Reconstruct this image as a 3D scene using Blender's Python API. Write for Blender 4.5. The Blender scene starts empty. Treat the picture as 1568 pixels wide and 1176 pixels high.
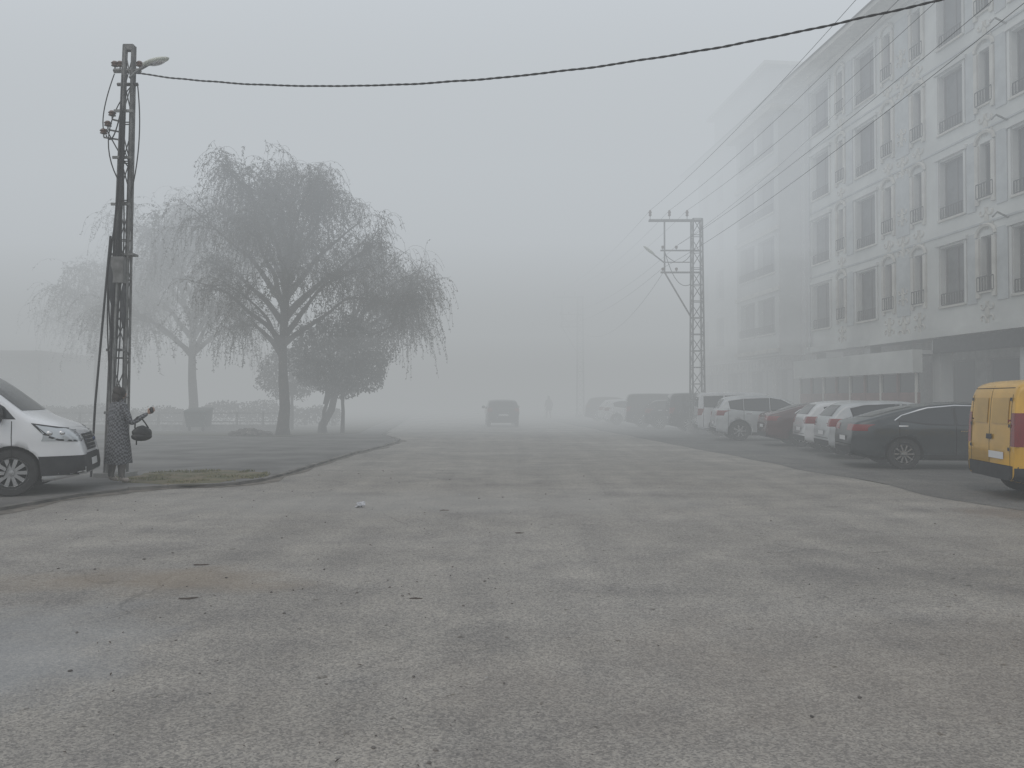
import bpy, bmesh, math, random
from mathutils import Vector, Matrix, noise
from mathutils.bvhtree import BVHTree
R=math.radians
random.seed(7)
scene=bpy.context.scene
col=scene.collection
# ------------------------------------------------------------------ materials
def nd(nt,t,**k):
    n=nt.nodes.new(t)
    for a,b in k.items(): setattr(n,a,b)
    return n
def mat(name,c,rough=.7,metal=0,var=0.0,scale=3.0,bump=0.0,bscale=None,c2=None,spec=.5,coat=0,detail=5,lo=.35,hi=.65):
    m=bpy.data.materials.new(name); m.use_nodes=True
    nt=m.node_tree; b=nt.nodes['Principled BSDF']
    b.inputs['Base Color'].default_value=(*c,1); b.inputs['Roughness'].default_value=rough
    b.inputs['Metallic'].default_value=metal
    b.inputs['Specular IOR Level'].default_value=spec
    b.inputs['Coat Weight'].default_value=coat
    if var>0 or c2 or bump>0:
        tc=nd(nt,'ShaderNodeTexCoord')
        n=nd(nt,'ShaderNodeTexNoise'); n.inputs['Scale'].default_value=scale; n.inputs['Detail'].default_value=detail
        nt.links.new(tc.outputs['Object'],n.inputs['Vector'])
        r=nd(nt,'ShaderNodeValToRGB')
        r.color_ramp.elements[0].position=lo; r.color_ramp.elements[1].position=hi
        a=c2 if c2 else tuple(x*(1-var) for x in c)
        bb=c if c2 else tuple(min(1,x*(1+var)) for x in c)
        r.color_ramp.elements[0].color=(*a,1); r.color_ramp.elements[1].color=(*bb,1)
        nt.links.new(n.outputs['Fac'],r.inputs['Fac']); nt.links.new(r.outputs['Color'],b.inputs['Base Color'])
        if bump>0:
            n2=nd(nt,'ShaderNodeTexNoise'); n2.inputs['Scale'].default_value=bscale or scale*6; n2.inputs['Detail'].default_value=4
            nt.links.new(tc.outputs['Object'],n2.inputs['Vector'])
            bp=nd(nt,'ShaderNodeBump'); bp.inputs['Strength'].default_value=bump; bp.inputs['Distance'].default_value=.02
            nt.links.new(n2.outputs['Fac'],bp.inputs['Height']); nt.links.new(bp.outputs['Normal'],b.inputs['Normal'])
    return m
class G: pass
M=G()
M.wall=mat('render_white',(.50,.51,.49),.85,var=.14,scale=.5,bump=.1,bscale=20)
M.wall2=mat('render_grey',(.42,.43,.42),.85,var=.12,scale=.5)
M.trim=mat('trim_stone',(.47,.46,.42),.8,var=.12,scale=2)
M.pan=mat('panel_grey',(.40,.42,.42),.8,var=.1,scale=2)
M.darkglass=mat('window_glass',(.025,.03,.035),.12,spec=.6)
M.frame=mat('window_frame',(.12,.12,.12),.5)
M.shutter=mat('window_shutter',(.10,.105,.11),.5,var=.2,scale=3)
M.iron=mat('iron',(.03,.03,.03),.5,metal=.3)
M.roof=mat('roof_tile',(.12,.09,.08),.8,var=.2,scale=4)
M.conc=mat('concrete',(.26,.26,.25),.9,var=.2,scale=3,bump=.3)
M.brown=mat('brown_panel',(.14,.055,.045),.6,var=.2,scale=2)
M.steel=mat('galvanised',(.20,.205,.20),.6,metal=.4,var=.25,scale=6)
M.rust=mat('pole_steel',(.17,.17,.165),.7,metal=.2,var=.35,scale=5)
M.cable=mat('cable_rubber',(.03,.03,.032),.7)
M.lamp=mat('lamp_housing',(.5,.52,.46),.5,var=.1)
M.ceram=mat('ceramic_brown',(.12,.07,.05),.3)
M.rubber=mat('tyre',(.03,.03,.03),.85,var=.2,scale=10)
M.rim=mat('alloy',(.42,.42,.42),.35,metal=.8)
M.black=mat('black_plastic',(.03,.032,.035),.6,var=.2,scale=6)
M.well=mat('wheel_well',(.008,.008,.008),1)
M.carglass=mat('car_glass',(.02,.025,.028),.06,spec=.7)
M.red=mat('tail_lens',(.20,.012,.012),.15,coat=.5)
M.head=mat('head_lens',(.55,.58,.6),.08,metal=.3,coat=1)
M.plate=mat('number_plate',(.7,.7,.7),.5)
M.plateb=mat('badge_blue',(.02,.04,.12),.4)
M.chrome=mat('chrome',(.6,.6,.6),.2,metal=1)
def paint(n,c,rough=.25,metal=0,dirt=.14): 
    return mat(n,c,rough,metal=metal,var=dirt,scale=1.5,coat=.6,detail=6)
P_white=paint('paint_white',(.82,.83,.84),dirt=.05); P_yellow=paint('paint_yellow',(.66,.37,.03),.35)
P_grey=paint('paint_grey',(.045,.055,.06),.3,.4); P_red=paint('paint_darkred',(.07,.025,.025))
P_silver=paint('paint_silver',(.46,.48,.49),.3,.2); P_black=paint('paint_black',(.02,.021,.022)); P_pearl=paint('paint_pearl',(.6,.61,.62))
# ------------------------------------------------------------------ mesh builder
class MB:
    def __init__(s): s.v=[];s.f=[];s.fm=[];s.mats=[]
    def mi(s,m):
        if m not in s.mats: s.mats.append(m)
        return s.mats.index(m)
    def add(s,vs,fs,m):
        o=len(s.v); s.v.extend([tuple(p) for p in vs]); i=s.mi(m)
        for f in fs: s.f.append([o+k for k in f]); s.fm.append(i)
    def box(s,x0,x1,y0,y1,z0,z1,m,T=None):
        vs=[Vector((x,y,z)) for z in (z0,z1) for y in (y0,y1) for x in (x0,x1)]
        if T: vs=[T@p for p in vs]
        s.add(vs,[(0,2,3,1),(4,5,7,6),(0,1,5,4),(2,6,7,3),(0,4,6,2),(1,3,7,5)],m)
    def tube(s,pts,r,m,n=6,cap=True):
        pts=[Vector(p) for p in pts]; N=len(pts)
        if not hasattr(r,'__len__'): r=[r]*N
        vs=[];up=None
        for i,p in enumerate(pts):
            d=(pts[min(i+1,N-1)]-pts[max(i-1,0)])
            if d.length<1e-9: d=Vector((0,0,1))
            d.normalize()
            if up is None:
                a=Vector((1,0,0)) if abs(d.x)<.8 else Vector((0,1,0))
            else: a=up
            u=(a-d*a.dot(d))
            if u.length<1e-6: u=d.orthogonal()
            u.normalize(); up=u; w=d.cross(u)
            for k in range(n):
                t=2*math.pi*k/n
                vs.append(p+u*(math.cos(t)*r[i])+w*(math.sin(t)*r[i]))
        fs=[]
        for i in range(N-1):
            for k in range(n):
                k2=(k+1)%n
                fs.append((i*n+k,i*n+k2,(i+1)*n+k2,(i+1)*n+k))
        if cap and n>2:
            fs.append(tuple(range(n-1,-1,-1))); fs.append(tuple((N-1)*n+k for k in range(n)))
        s.add(vs,fs,m)
    def bar(s,a,b,w,m): s.tube([a,b],w*.6,m,4)
    def lathe(s,prof,c,axis,m,n=24):
        ax=Vector(axis).normalized(); u=ax.orthogonal().normalized(); w=ax.cross(u); c=Vector(c)
        vs=[];fs=[]
        for r,h in prof:
            for k in range(n):
                t=2*math.pi*k/n; vs.append(c+ax*h+u*(r*math.cos(t))+w*(r*math.sin(t)))
        for i in range(len(prof)-1):
            for k in range(n):
                k2=(k+1)%n; fs.append((i*n+k,i*n+k2,(i+1)*n+k2,(i+1)*n+k))
        s.add(vs,fs,m)
    def ell(s,c,r,m,nu=12,nv=8,T=None,jit=0):
        vs=[];fs=[];c=Vector(c)
        for j in range(nv+1):
            ph=math.pi*j/nv
            for i in range(nu):
                th=2*math.pi*i/nu
                d=Vector((math.sin(ph)*math.cos(th)*r[0],math.sin(ph)*math.sin(th)*r[1],math.cos(ph)*r[2]))
                if jit: d*=1+jit*noise.noise(d.normalized()*1.6+c*3)
                if T: d=T@d
                vs.append(c+d)
        for j in range(nv):
            for i in range(nu):
                i2=(i+1)%nu
                fs.append((j*nu+i,(j+1)*nu+i,(j+1)*nu+i2,j*nu+i2))
        s.add(vs,fs,m)
    def obj(s,name,parent=None,smooth=False,T=None):
        me=bpy.data.meshes.new(name); me.from_pydata(s.v,[],s.f)
        for m in s.mats: me.materials.append(m)
        me.polygons.foreach_set('material_index',s.fm)
        if smooth: me.polygons.foreach_set('use_smooth',[True]*len(me.polygons))
        me.update()
        o=bpy.data.objects.new(name,me); col.objects.link(o)
        if parent: o.parent=parent
        return o
def empty(name,loc=(0,0,0),rz=0):
    e=bpy.data.objects.new(name,None); e.location=loc; e.rotation_euler=(0,0,rz); col.objects.link(e); return e
def bez(a,b,c,n):
    a,b,c=Vector(a),Vector(b),Vector(c)
    return [a*(1-t)**2+b*2*t*(1-t)+c*t*t for t in [i/n for i in range(n+1)]]
def sag(a,b,s,n=30):
    a,b=Vector(a),Vector(b)
    return [a.lerp(b,i/n)-Vector((0,0,4*s*(i/n)*(1-i/n))) for i in range(n+1)]
# ------------------------------------------------------------------ ground
def asphalt(name,c1,c2,wet=True):
    m=bpy.data.materials.new(name); m.use_nodes=True; nt=m.node_tree; b=nt.nodes['Principled BSDF']; L=nt.links.new
    tc=nd(nt,'ShaderNodeTexCoord')
    def noi(sc,det=4,vec=None,rough=.5):
        n=nd(nt,'ShaderNodeTexNoise'); n.inputs['Scale'].default_value=sc; n.inputs['Detail'].default_value=det; n.inputs['Roughness'].default_value=rough
        L(vec or tc.outputs['Object'],n.inputs['Vector']); return n.outputs['Fac']
    def ramp(f,p0,p1,a,bb):
        r=nd(nt,'ShaderNodeValToRGB'); e=r.color_ramp.elements; e[0].position=p0;e[1].position=p1
        e[0].color=(*a,1) if len(a)==3 else a; e[1].color=(*bb,1); L(f,r.inputs['Fac']); return r.outputs['Color']
    def mix(f,a,bb,mode='MIX'):
        x=nd(nt,'ShaderNodeMix',data_type='RGBA',blend_type=mode)
        if isinstance(f,float): x.inputs[0].default_value=f
        else: L(f,x.inputs[0])
        for s,i in ((a,6),(bb,7)):
            if isinstance(s,tuple): x.inputs[i].default_value=(*s,1)
            else: L(s,x.inputs[i])
        return x.outputs[2]
    def blob(cx,cy,rx,ry,ang=0):
        mp=nd(nt,'ShaderNodeMapping',vector_type='TEXTURE'); mp.inputs['Location'].default_value=(cx,cy,0); mp.inputs['Rotation'].default_value=(0,0,ang); mp.inputs['Scale'].default_value=(rx,ry,1)
        L(tc.outputs['Object'],mp.inputs['Vector'])
        ln=nd(nt,'ShaderNodeVectorMath',operation='LENGTH'); L(mp.outputs['Vector'],ln.inputs[0])
        nn=nd(nt,'ShaderNodeMath',operation='MULTIPLY_ADD'); L(noi(1.3,6,rough=.6),nn.inputs[0]); nn.inputs[1].default_value=1.6; 
        sb=nd(nt,'ShaderNodeMath',operation='SUBTRACT'); L(ln.outputs['Value'],sb.inputs[0]); sb.inputs[1].default_value=.8
        L(sb.outputs[0],nn.inputs[2])
        return ramp(nn.outputs[0],.35,1.1,(1,1,1),(0,0,0))
    big=ramp(noi(.22,6,rough=.6),.35,.65,c1,c2)
    mid=ramp(noi(1.7,7,rough=.65),.3,.7,(.82,.82,.83),(1.13,1.12,1.10))
    base=mix(1.0,big,mid,'MULTIPLY')
    mp=nd(nt,'ShaderNodeMapping'); mp.inputs['Scale'].default_value=(1.6,.12,1); mp.inputs['Rotation'].default_value=(0,0,R(-6)); L(tc.outputs['Object'],mp.inputs['Vector'])
    base=mix(1.0,base,ramp(noi(1.0,5,mp.outputs['Vector']),.35,.65,(.91,.91,.91),(1.09,1.09,1.08)),'MULTIPLY')
    mp=nd(nt,'ShaderNodeMapping'); mp.inputs['Scale'].default_value=(.12,1.2,1); mp.inputs['Rotation'].default_value=(0,0,R(8)); L(tc.outputs['Object'],mp.inputs['Vector'])
    base=mix(1.0,base,ramp(noi(1.0,5,mp.outputs['Vector']),.4,.7,(.95,.95,.95),(1.12,1.12,1.12)),'MULTIPLY')
    vo=nd(nt,'ShaderNodeTexVoronoi'); vo.inputs['Scale'].default_value=105; L(tc.outputs['Object'],vo.inputs['Vector'])
    sepc=nd(nt,'ShaderNodeSeparateColor'); L(vo.outputs['Color'],sepc.inputs[0])
    agg=ramp(sepc.outputs[0],.0,1.0,(.62,.62,.63),(1.42,1.40,1.36))
    base=mix(1.0,base,agg,'MULTIPLY')
    agg2=ramp(noi(28,3),.3,.7,(.86,.86,.86),(1.12,1.12,1.12)); base=mix(1.0,base,agg2,'MULTIPLY')
    base=mix(1.0,base,ramp(noi(11,3),.27,.33,(.5,.48,.45),(1,1,1)),'MULTIPLY')
    vc=nd(nt,'ShaderNodeTexVoronoi',feature='DISTANCE_TO_EDGE'); vc.inputs['Scale'].default_value=.33
    dv=nd(nt,'ShaderNodeVectorMath',operation='ADD'); nv=nd(nt,'ShaderNodeTexNoise'); nv.inputs['Scale'].default_value=1.2; nv.inputs['Detail'].default_value=6
    L(tc.outputs['Object'],nv.inputs['Vector']); L(tc.outputs['Object'],dv.inputs[0]); L(nv.outputs['Color'],dv.inputs[1]); L(dv.outputs[0],vc.inputs['Vector'])
    cr=ramp(vc.outputs['Distance'],.001,.004,(0.0,0.0,0.0),(1,1,1))
    msk=ramp(noi(.4,2),.50,.6,(1,1,1),(.7,.7,.7))
    cm=mix(1.0,cr,msk,'LIGHTEN'); base=mix(1.0,base,cm,'MULTIPLY')
    if wet:
        damp=ramp(noi(.45,6,rough=.65),.50,.68,(1,1,1),(.76,.76,.77)); base=mix(1.0,base,damp,'MULTIPLY')
        d1=blob(-3.0,6.6,1.5,.55); base=mix(mix(1.0,d1,(.50,.50,.50),'MULTIPLY'),base,(.23,.175,.115))
        d3=blob(3.5,4.2,5.0,1.6); base=mix(mix(1.0,d3,(.22,.22,.22),'MULTIPLY'),base,(.22,.175,.135))
        d4=blob(7.6,10.4,2.0,.8); base=mix(mix(1.0,d4,(.5,.5,.5),'MULTIPLY'),base,(.15,.105,.07))
        d5=blob(-1.5,11.5,5.0,1.6); base=mix(mix(1.0,d5,(.35,.35,.35),'MULTIPLY'),base,(.34,.33,.31))
        d2=blob(-3.2,4.6,1.2,1.3)
        base=mix(mix(1.0,d2,(.40,.40,.40),'MULTIPLY'),base,(.28,.295,.31))
        rr=nd(nt,'ShaderNodeMapRange'); L(d2,rr.inputs[0]); rr.inputs[3].default_value=.64; rr.inputs[4].default_value=.42
        L(rr.outputs[0],b.inputs['Roughness'])
    else: b.inputs['Roughness'].default_value=.7
    L(base,b.inputs['Base Color'])
    bp=nd(nt,'ShaderNodeBump'); bp.inputs['Strength'].default_value=.4; bp.inputs['Distance'].default_value=.005
    L(vo.outputs['Distance'],bp.inputs['Height']); L(bp.outputs['Normal'],b.inputs['Normal'])
    return m
M.road=asphalt('asphalt_road',(.245,.231,.211),(.31,.295,.272))
M.park=asphalt('asphalt_parking',(.11,.11,.108),(.165,.161,.153),wet=False)
M.pave=mat('pavement',(.18,.175,.166),.75,c2=(.105,.102,.096),scale=.8,bump=.4,bscale=12)
M.soil=mat('soil',(.11,.10,.075),.95,c2=(.07,.075,.045),scale=.6,bump=.6,bscale=6)
M.kerb=mat('kerb_stone',(.15,.143,.13),.85,var=.4,scale=2.5,bump=.3)
M.grass=mat('grass_blades',(.21,.19,.09),.8,c2=(.12,.13,.055),scale=4)
M.mud=mat('mud_grass',(.17,.14,.09),.9,c2=(.11,.11,.06),scale=3,bump=.6)
def poly(name,pts,z,m,h=None):
    mb=MB(); n=len(pts)
    if h is None: mb.add([(x,y,z) for x,y in pts],[tuple(range(n))],m)
    else:
        mb.add([(x,y,z) for x,y in pts]+[(x,y,h) for x,y in pts],[tuple(range(n,2*n))]+[(i,(i+1)%n,n+(i+1)%n,n+i) for i in range(n)],m)
    return mb.obj(name)
poly('ground',[(-800,-800),(800,-800),(800,800),(-800,800)],0,M.soil)
def xr(y): return 8.1-.1*y
PZ=.05
left=[(-7.6,-40),(-7.4,0),(-7.15,8.5),(-7.0,10.5),(-6.75,12.2),(-6.4,12.95),(-5.9,13.3),(-5.2,13.5),(-4.85,13.8),(-4.62,14.4),(-4.5,16),(-4.45,18),(-4.35,21),(-4.1,24),(-3.95,26.5),(-4.1,28.5),(-4.6,30),(-5.3,32),(-5.8,36),(-6.3,42),(-8,60),(-14,120),(-30,300)]
rd=[(-9,-40),(-9,12),(-7.6,16),(-6.0,24),(-6,32),(-7.5,42),(-9,60),(-15,120),(-31,300),(xr(300),300),(xr(-40),-40)]
poly('road',rd,.004,M.road)
pk=[]
y=-40
while y<90:
    pk.append((xr(y)-.1+.28*noise.noise(Vector((y*.45,0,4)))+.1*noise.noise(Vector((y*2,0,4))),y)); y+=.5 if 4<y<45 else 4
pk+=[(xr(300)-.15,300),(xr(300)+7.2,300),(xr(-40)+7.2,-40)]
poly('parking_lot',pk,.008,M.park)
def strip(name,line,w,z0,z1,m,gap=.006,seg=.9):
    mb=MB(); pts=[]
    for a,b in zip(line,line[1:]):
        a,b=Vector(a),Vector(b); n=max(1,int((b-a).length/seg))
        if (b-a).length>60: n=8
        for i in range(n): pts.append(a.lerp(b,i/n))
    pts.append(Vector(line[-1]))
    for i,(a,b) in enumerate(zip(pts,pts[1:])):
        d=(b-a).normalized(); nn=Vector((-d.y,d.x))
        b=b-d*gap; dz=random.uniform(-.014,.006)
        q=[a,b,b+nn*w,a+nn*w]
        mb.add([(p.x,p.y,z0) for p in q]+[(p.x,p.y,z1+dz) for p in q],[(4,5,6,7),(0,1,5,4),(1,2,6,5),(2,3,7,6),(3,0,4,7)],m)
    return mb.obj(name)
strip('kerb',left,.12,0,PZ+.012,M.kerb)
inner=[(x-.11,y) for x,y in left]
poly('pavement',inner+[(-120,300),(-120,-40)],.0,M.pave,h=PZ)
mb=MB(); A_=[];B_=[]
pts=[Vector(p) for p in left[1:19]]; dense=[]
for a,b in zip(pts,pts[1:]):
    n=max(1,int((b-a).length/.25))
    dense+= [a.lerp(b,i/n) for i in range(n)]
for i,p in enumerate(dense[:-1]):
    d=(dense[i+1]-p).normalized(); nn=Vector((d.y,-d.x)); wd=.06+.45*abs(noise.noise(Vector((i*.13,1,2))))
    A_.append((p.x+.005*nn.x,p.y+.005*nn.y,.014)); B_.append((p.x+nn.x*wd,p.y+nn.y*wd,.0085))
n=len(A_)
mb.add(A_+B_,[(i,n+i,n+i+1,i+1) for i in range(n-1)],mat('silt',(.15,.135,.115),.9,var=.3,scale=5,bump=.4))
mb.obj('gutter_silt')
poly('grass_verge',[(-9,30),(-6.5,33),(-7.5,42),(-9,60),(-15,120),(-30,290),(-118,290),(-118,36),(-26,34)],PZ+.006,M.soil)
strip('kerb',[(xr(300)+7.2,300),(xr(-40)+7.2,-40)],.15,0,.13,M.kerb)
poly('pavement',[(xr(-40)+7.34,-40),(xr(-40)+20,-40),(xr(300)+20,300),(xr(300)+7.34,300)],0,M.pave,h=.118)
mb=MB(); N=40; ring=[]
for i in range(N):
    t=2*math.pi*i/N; k=1+.5*noise.noise(Vector((math.cos(t)*1.5,math.sin(t)*1.5,3)))
    ring.append((-6.1+1.3*math.cos(t)*k,14.9+1.2*math.sin(t)*k))
mb.add([(x,y,PZ+.004) for x,y in ring]+[(-6.1,14.9,PZ+.03)],[(i,(i+1)%N,N) for i in range(N)],M.mud)
for i in range(5200):
    a=random.uniform(0,2*math.pi); r=math.sqrt(random.random())
    x=-6.1+1.4*r*math.cos(a); y=14.9+1.3*r*math.sin(a)
    if noise.noise(Vector((x*2,y*2,1)))<-.02: continue
    h=random.uniform(.005,.035); t=random.uniform(0,6.28); dx,dy=math.cos(t)*.008,math.sin(t)*.008
    lx,ly=random.uniform(-.03,.03),random.uniform(-.03,.03)
    mb.add([(x-dx,y-dy,PZ),(x+dx,y+dy,PZ),(x+lx,y+ly,PZ+.02+h)],[(0,1,2)],M.grass)
mb.obj('grass')
mb=MB()
M.leaf=mat('dead_leaf',(.06,.045,.035),.8,var=.4,scale=5); M.paper=mat('paper',(.5,.51,.53),.8,var=.2,scale=8)
M.stone=mat('pebble',(.13,.12,.11),.9,var=.4,scale=7)
for i in range(420):
    y=3+14*random.random()**1.3; x=random.uniform(-.62,.62)*y*.95
    if random.random()<.6: x=-abs(x)
    if x<-6.8 or x>xr(y): continue
    s=random.choice([.003,.004,.005,.006,.009])*(1+y*.05)
    if random.random()<.6: mb.ell((x,y,.004+s*.3),(s,s*random.uniform(.5,1.3),s*.5),M.stone,8,5,Matrix.Rotation(random.uniform(0,3),3,'Z'),jit=.5)
    else:
        a=random.uniform(0,3.1); s*=1.9; u=Vector((math.cos(a),math.sin(a),.1))*s; w=Vector((-math.sin(a),math.cos(a),.25))*s*.35; c=Vector((x,y,.012))
        mb.add([c-u,c+w*.8-u*.3,c+w+u*.3,c+u,c-w*.6+Vector((0,0,s*.2))],[(0,1,2,3,4)],M.leaf if random.random()<.85 else M.paper)
mb.ell((-2.15,11,.035),(.06,.045,.035),M.paper,10,6,jit=1.2)
for (x,y) in [(-.75,6.0),(-2.5,6.0),(.08,8.9),(-.95,10.7),(-2.9,7.2)]:
    mb.ell((x,y,.006),(.07,.022,.006),M.leaf,9,4,Matrix.Rotation(.2,3,'Z'),jit=1.0)
mb.obj('road_litter')
# ------------------------------------------------------------------ buildings
def facade(mb,x0,x1,z0,z1,ops,y,dep,mw,mg,frame=True):
    xs=sorted({x0,x1,*[o[0] for o in ops],*[o[1] for o in ops]}); zs=sorted({z0,z1,*[o[2] for o in ops],*[o[3] for o in ops]})
    for a,b in zip(xs,xs[1:]):
        for c,d in zip(zs,zs[1:]):
            cx,cz=(a+b)/2,(c+d)/2
            if cx<x0 or cx>x1 or any(o[0]<cx<o[1] and o[2]<cz<o[3] for o in ops): continue
            mb.add([(a,y,c),(b,y,c),(b,y,d),(a,y,d)],[(1,0,3,2)],mw)
    for o in ops:
        a,b,c,d=o[:4]; g=o[4] if len(o)>4 else mg
        A=[(a,y,c),(b,y,c),(b,y,d),(a,y,d)]; B=[(p[0],y-dep,p[2]) for p in A]
        mb.add(A+B,[(0,1,5,4),(1,2,6,5),(2,3,7,6),(3,0,4,7)],mw)
        mb.add(B,[(1,0,3,2)],g)
        if frame:
            t=.05; yy=y-dep+.03
            for (p,q,r_,s_) in [(a,a+t,c,d),(b-t,b,c,d),(a+t,b-t,c,c+t),(a+t,b-t,d-t,d),((a+b)/2-.02,(a+b)/2+.02,c+t,d-t)]:
                mb.box(p,q,y-dep+.004,yy,r_,s_,M.frame)
            mb.box(a-.06,b+.06,y+.002,y+.07,c-.07,c-.002,M.trim)
def scroll(mb,cx,cz,s,y,flip=1):
    for sx in (-1,1):
        for sz in (-1,1):
            pts=[]
            for i in range(15):
                t=i/14*4.6; r=s*(1-.17*t)*.32
                pts.append((cx+sx*(s*.34+r*math.cos(t+2.4)),y+.01,cz+sz*(s*.36+r*math.sin(t+2.4))))
            mb.tube(pts,.026*s/.5,M.trim,4)
    mb.ell((cx,y+.01,cz),(.09*s/.5,.035,.14*s/.5),M.trim,8,6)
def rail(mb,a,b,z,y,h=.45):
    mb.box(a,b,y+.06,y+.085,z+h-.03,z+h,M.iron); mb.box(a,b,y+.06,y+.085,z+.04,z+.065,M.iron)
    n=max(2,int((b-a)/.12))
    for i in range(n+1):
        x=a+(b-a)*i/n; mb.box(x-.009,x+.009,y+.062,y+.083,z+.065,z+h-.03,M.iron)
ang=R(95.7)
B1=empty('apartment_building',(17.0,0,0),ang)
walls=MB(); orn=MB(); win=MB()
rows=[4.62,7.52,10.42,13.32]
big=[(33.35,34.85),(29.85,31.2),(24.85,26.05),(21.0,22.75),(16.4,17.7),(12.3,13.6)]
nar=[(32.15,32.6),(28.75,29.25),(26.95,27.45),(23.6,24.12),(19.4,19.9),(15,15.5)]
ops=[]
for z in rows:
    for a,b in big: ops.append((a,b,z,z+1.95,M.shutter))
    for a,b in nar: ops.append((a,b,z+.25,z+1.95))
facade(walls,10,35.2,3.65,16.0,ops,0,.22,M.wall,M.darkglass)
walls.add([(10,0,3.65),(35.2,0,3.65),(35.2,-14,3.65),(10,-14,3.65)],[(0,1,2,3)],M.wall2)
walls.add([(35.2,0,3.65),(35.2,-14,3.65),(35.2,-14,16),(35.2,0,16)],[(0,1,2,3)],M.wall)
walls.add([(10,0,3.65),(10,-14,3.65),(10,-14,16),(10,0,16)],[(3,2,1,0)],M.wall)
walls.add([(10,-14,0),(35.2,-14,0),(35.2,-14,16),(10,-14,16)],[(0,1,2,3)],M.wall)
for a,b in [(27.7,28.5),(31.45,31.95),(22.95,23.4),(24.3,24.7)]:
    for z in rows: orn.box(a,b,.002,.03,z-.1,z+2.1,M.pan)
for z in rows:
    for a,b in nar:
        c=(a+b)/2; w=(b-a)/2+.17
        orn.box(a-.17,a-.02,.002,.07,z+.05,z+1.9,M.trim); orn.box(b+.02,b+.17,.002,.07,z+.05,z+1.9,M.trim)
        pts=[(c+w*math.cos(t)*.95,.04,z+1.95+w*.75*math.sin(t)) for t in [math.pi*i/10 for i in range(11)]]
        orn.tube(pts,.065,M.trim,5)
        scroll(orn,c,z-.42,.6,0)
        rail(win,a-.1,b+.1,z+.2,0,.5)
    for a,b in big:
        rail(win,a+.02,b-.02,z,-.08,.42)
        orn.box(a-.12,a-.02,.002,.05,z-.05,z+2.0,M.wall); orn.box(b+.02,b+.12,.002,.05,z-.05,z+2.0,M.wall)
        orn.box(a-.18,b+.18,.002,.10,z+2.02,z+2.14,M.wall)
    scroll(orn,28.1,z+.6,.55,.03); scroll(orn,28.1,z-.5,.7,0)
for z in (6.95,9.85,12.75): orn.box(10,35.22,.002,.035,z,z+.06,M.pan)
orn.box(10,35.3,.003,.12,3.6,3.85,M.wall)
orn.box(10,35.3,.003,.15,15.75,16.0,M.trim)
rf=MB()
rf.box(9.5,36.0,-14.6,.85,16.02,16.2,M.trim)
rf.add([(9.4,.95,16.21),(36.1,.95,16.21),(36.1,-14.7,16.21),(9.4,-14.7,16.21),(15,-7,18.2),(31,-7,18.2)],[(0,1,5,4),(1,2,5),(2,3,4,5),(3,0,4)],M.roof)
gf=MB()
shops=[(a,a+2.6,.3,2.9) for a in (10.6,13.8,17.0,20.2,23.4,26.6,29.8,32.2)]
facade(gf,10,35.2,0,3.65,shops,-1.6,.15,M.conc,M.darkglass)
for x in (10.2,14.2,18.3,22.4,26.4,30.6,34.9): gf.box(x-.22,x+.22,-.5,-.05,0,3.6,M.wall2)
gf.box(10,26.2,-.04,.2,3.05,3.55,M.black)
gf.box(26.25,34.95,.55,.9,2.42,3.2,M.wall)
gf.box(26.25,34.95,-.6,.55,3.05,3.18,M.wall2)
gf.box(26.3,34.9,.6,.68,.1,1.75,M.brown)
for i in range(9):
    x=26.4+i*8.4/8; gf.box(x-.05,x+.05,.585,.70,.1,2.42,M.trim if i%2==0 else M.brown)
gf.box(26.3,34.9,.63,.64,1.75,2.40,M.darkglass)
gf.box(35.1,35.2,-14,-1.6,0,3.65,M.conc)
for x in (35.0,20.3): orn.tube([(x,.1,3.7),(x,.1,15.9)],.05,M.pan,6)
for z in rows[:3]:
    orn.tube([(22.95,0,z+2.3),(22.95,.35,z+2.45),(22.95,.5,z+2.3)],.03,M.steel,5)
walls.obj('walls',B1); orn.obj('ornament',B1); win.obj('railings',B1); rf.obj('roof',B1); gf.obj('shopfront',B1)
B2=empty('corner_apartment_building',(17.35,0,0),ang)
w=MB(); d=MB()
rows2=[4.68,7.6,10.5,13.4]
ops=[(a,b,z,z+1.75,M.shutter) for z in rows2 for a,b in ((43.2,44.4),(46.6,47.8),(49.2,50.1))]
facade(w,36.3,51,3.6,16.2,ops,0,.2,M.wall2,M.darkglass)
w.add([(36.3,0,0),(36.3,-13,0),(36.3,-13,16.2),(36.3,0,16.2)],[(3,2,1,0)],M.wall2)
w.add([(51,0,0),(51,-13,0),(51,-13,16.2),(51,0,16.2)],[(0,1,2,3)],M.wall2)
facade(w,36.3,51,0,3.6,[(37,39.5,.2,3),(40,42.5,.2,3),(43.5,46,.2,3),(47,50,.2,3)],-.01,.3,M.conc,M.darkglass)
w.add([(36.3,-13,0),(51,-13,0),(51,-13,16.2),(36.3,-13,16.2)],[(0,1,2,3)],M.wall2)
ops=[(a,b,z,z+1.75,M.shutter) for z in rows2 for a,b in ((37.2,39.1),(39.5,41.3))]
facade(w,36.7,41.8,3.6,15.2,ops,1.1,.3,M.wall2,M.darkglass)
for x,s in ((36.7,1),(41.8,-1)): w.add([(x,.0,3.6),(x,1.1,3.6),(x,1.1,15.2),(x,0,15.2)],[(0,1,2,3)],M.wall2)
w.add([(36.7,0,3.6),(41.8,0,3.6),(41.8,1.1,3.6),(36.7,1.1,3.6)],[(0,1,2,3)],M.wall2)
w.add([(36.7,0,15.2),(41.8,0,15.2),(41.8,1.1,15.2),(36.7,1.1,15.2)],[(0,1,2,3)],M.wall2)
for z in rows2: d.box(36.6,41.9,1.102,1.2,z-.95,z-.75,M.trim); rail(d,37.2,41.3,z,1.1,.4)
d.box(35.7,51.9,-13.5,.9,16.22,16.4,M.trim)
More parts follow.
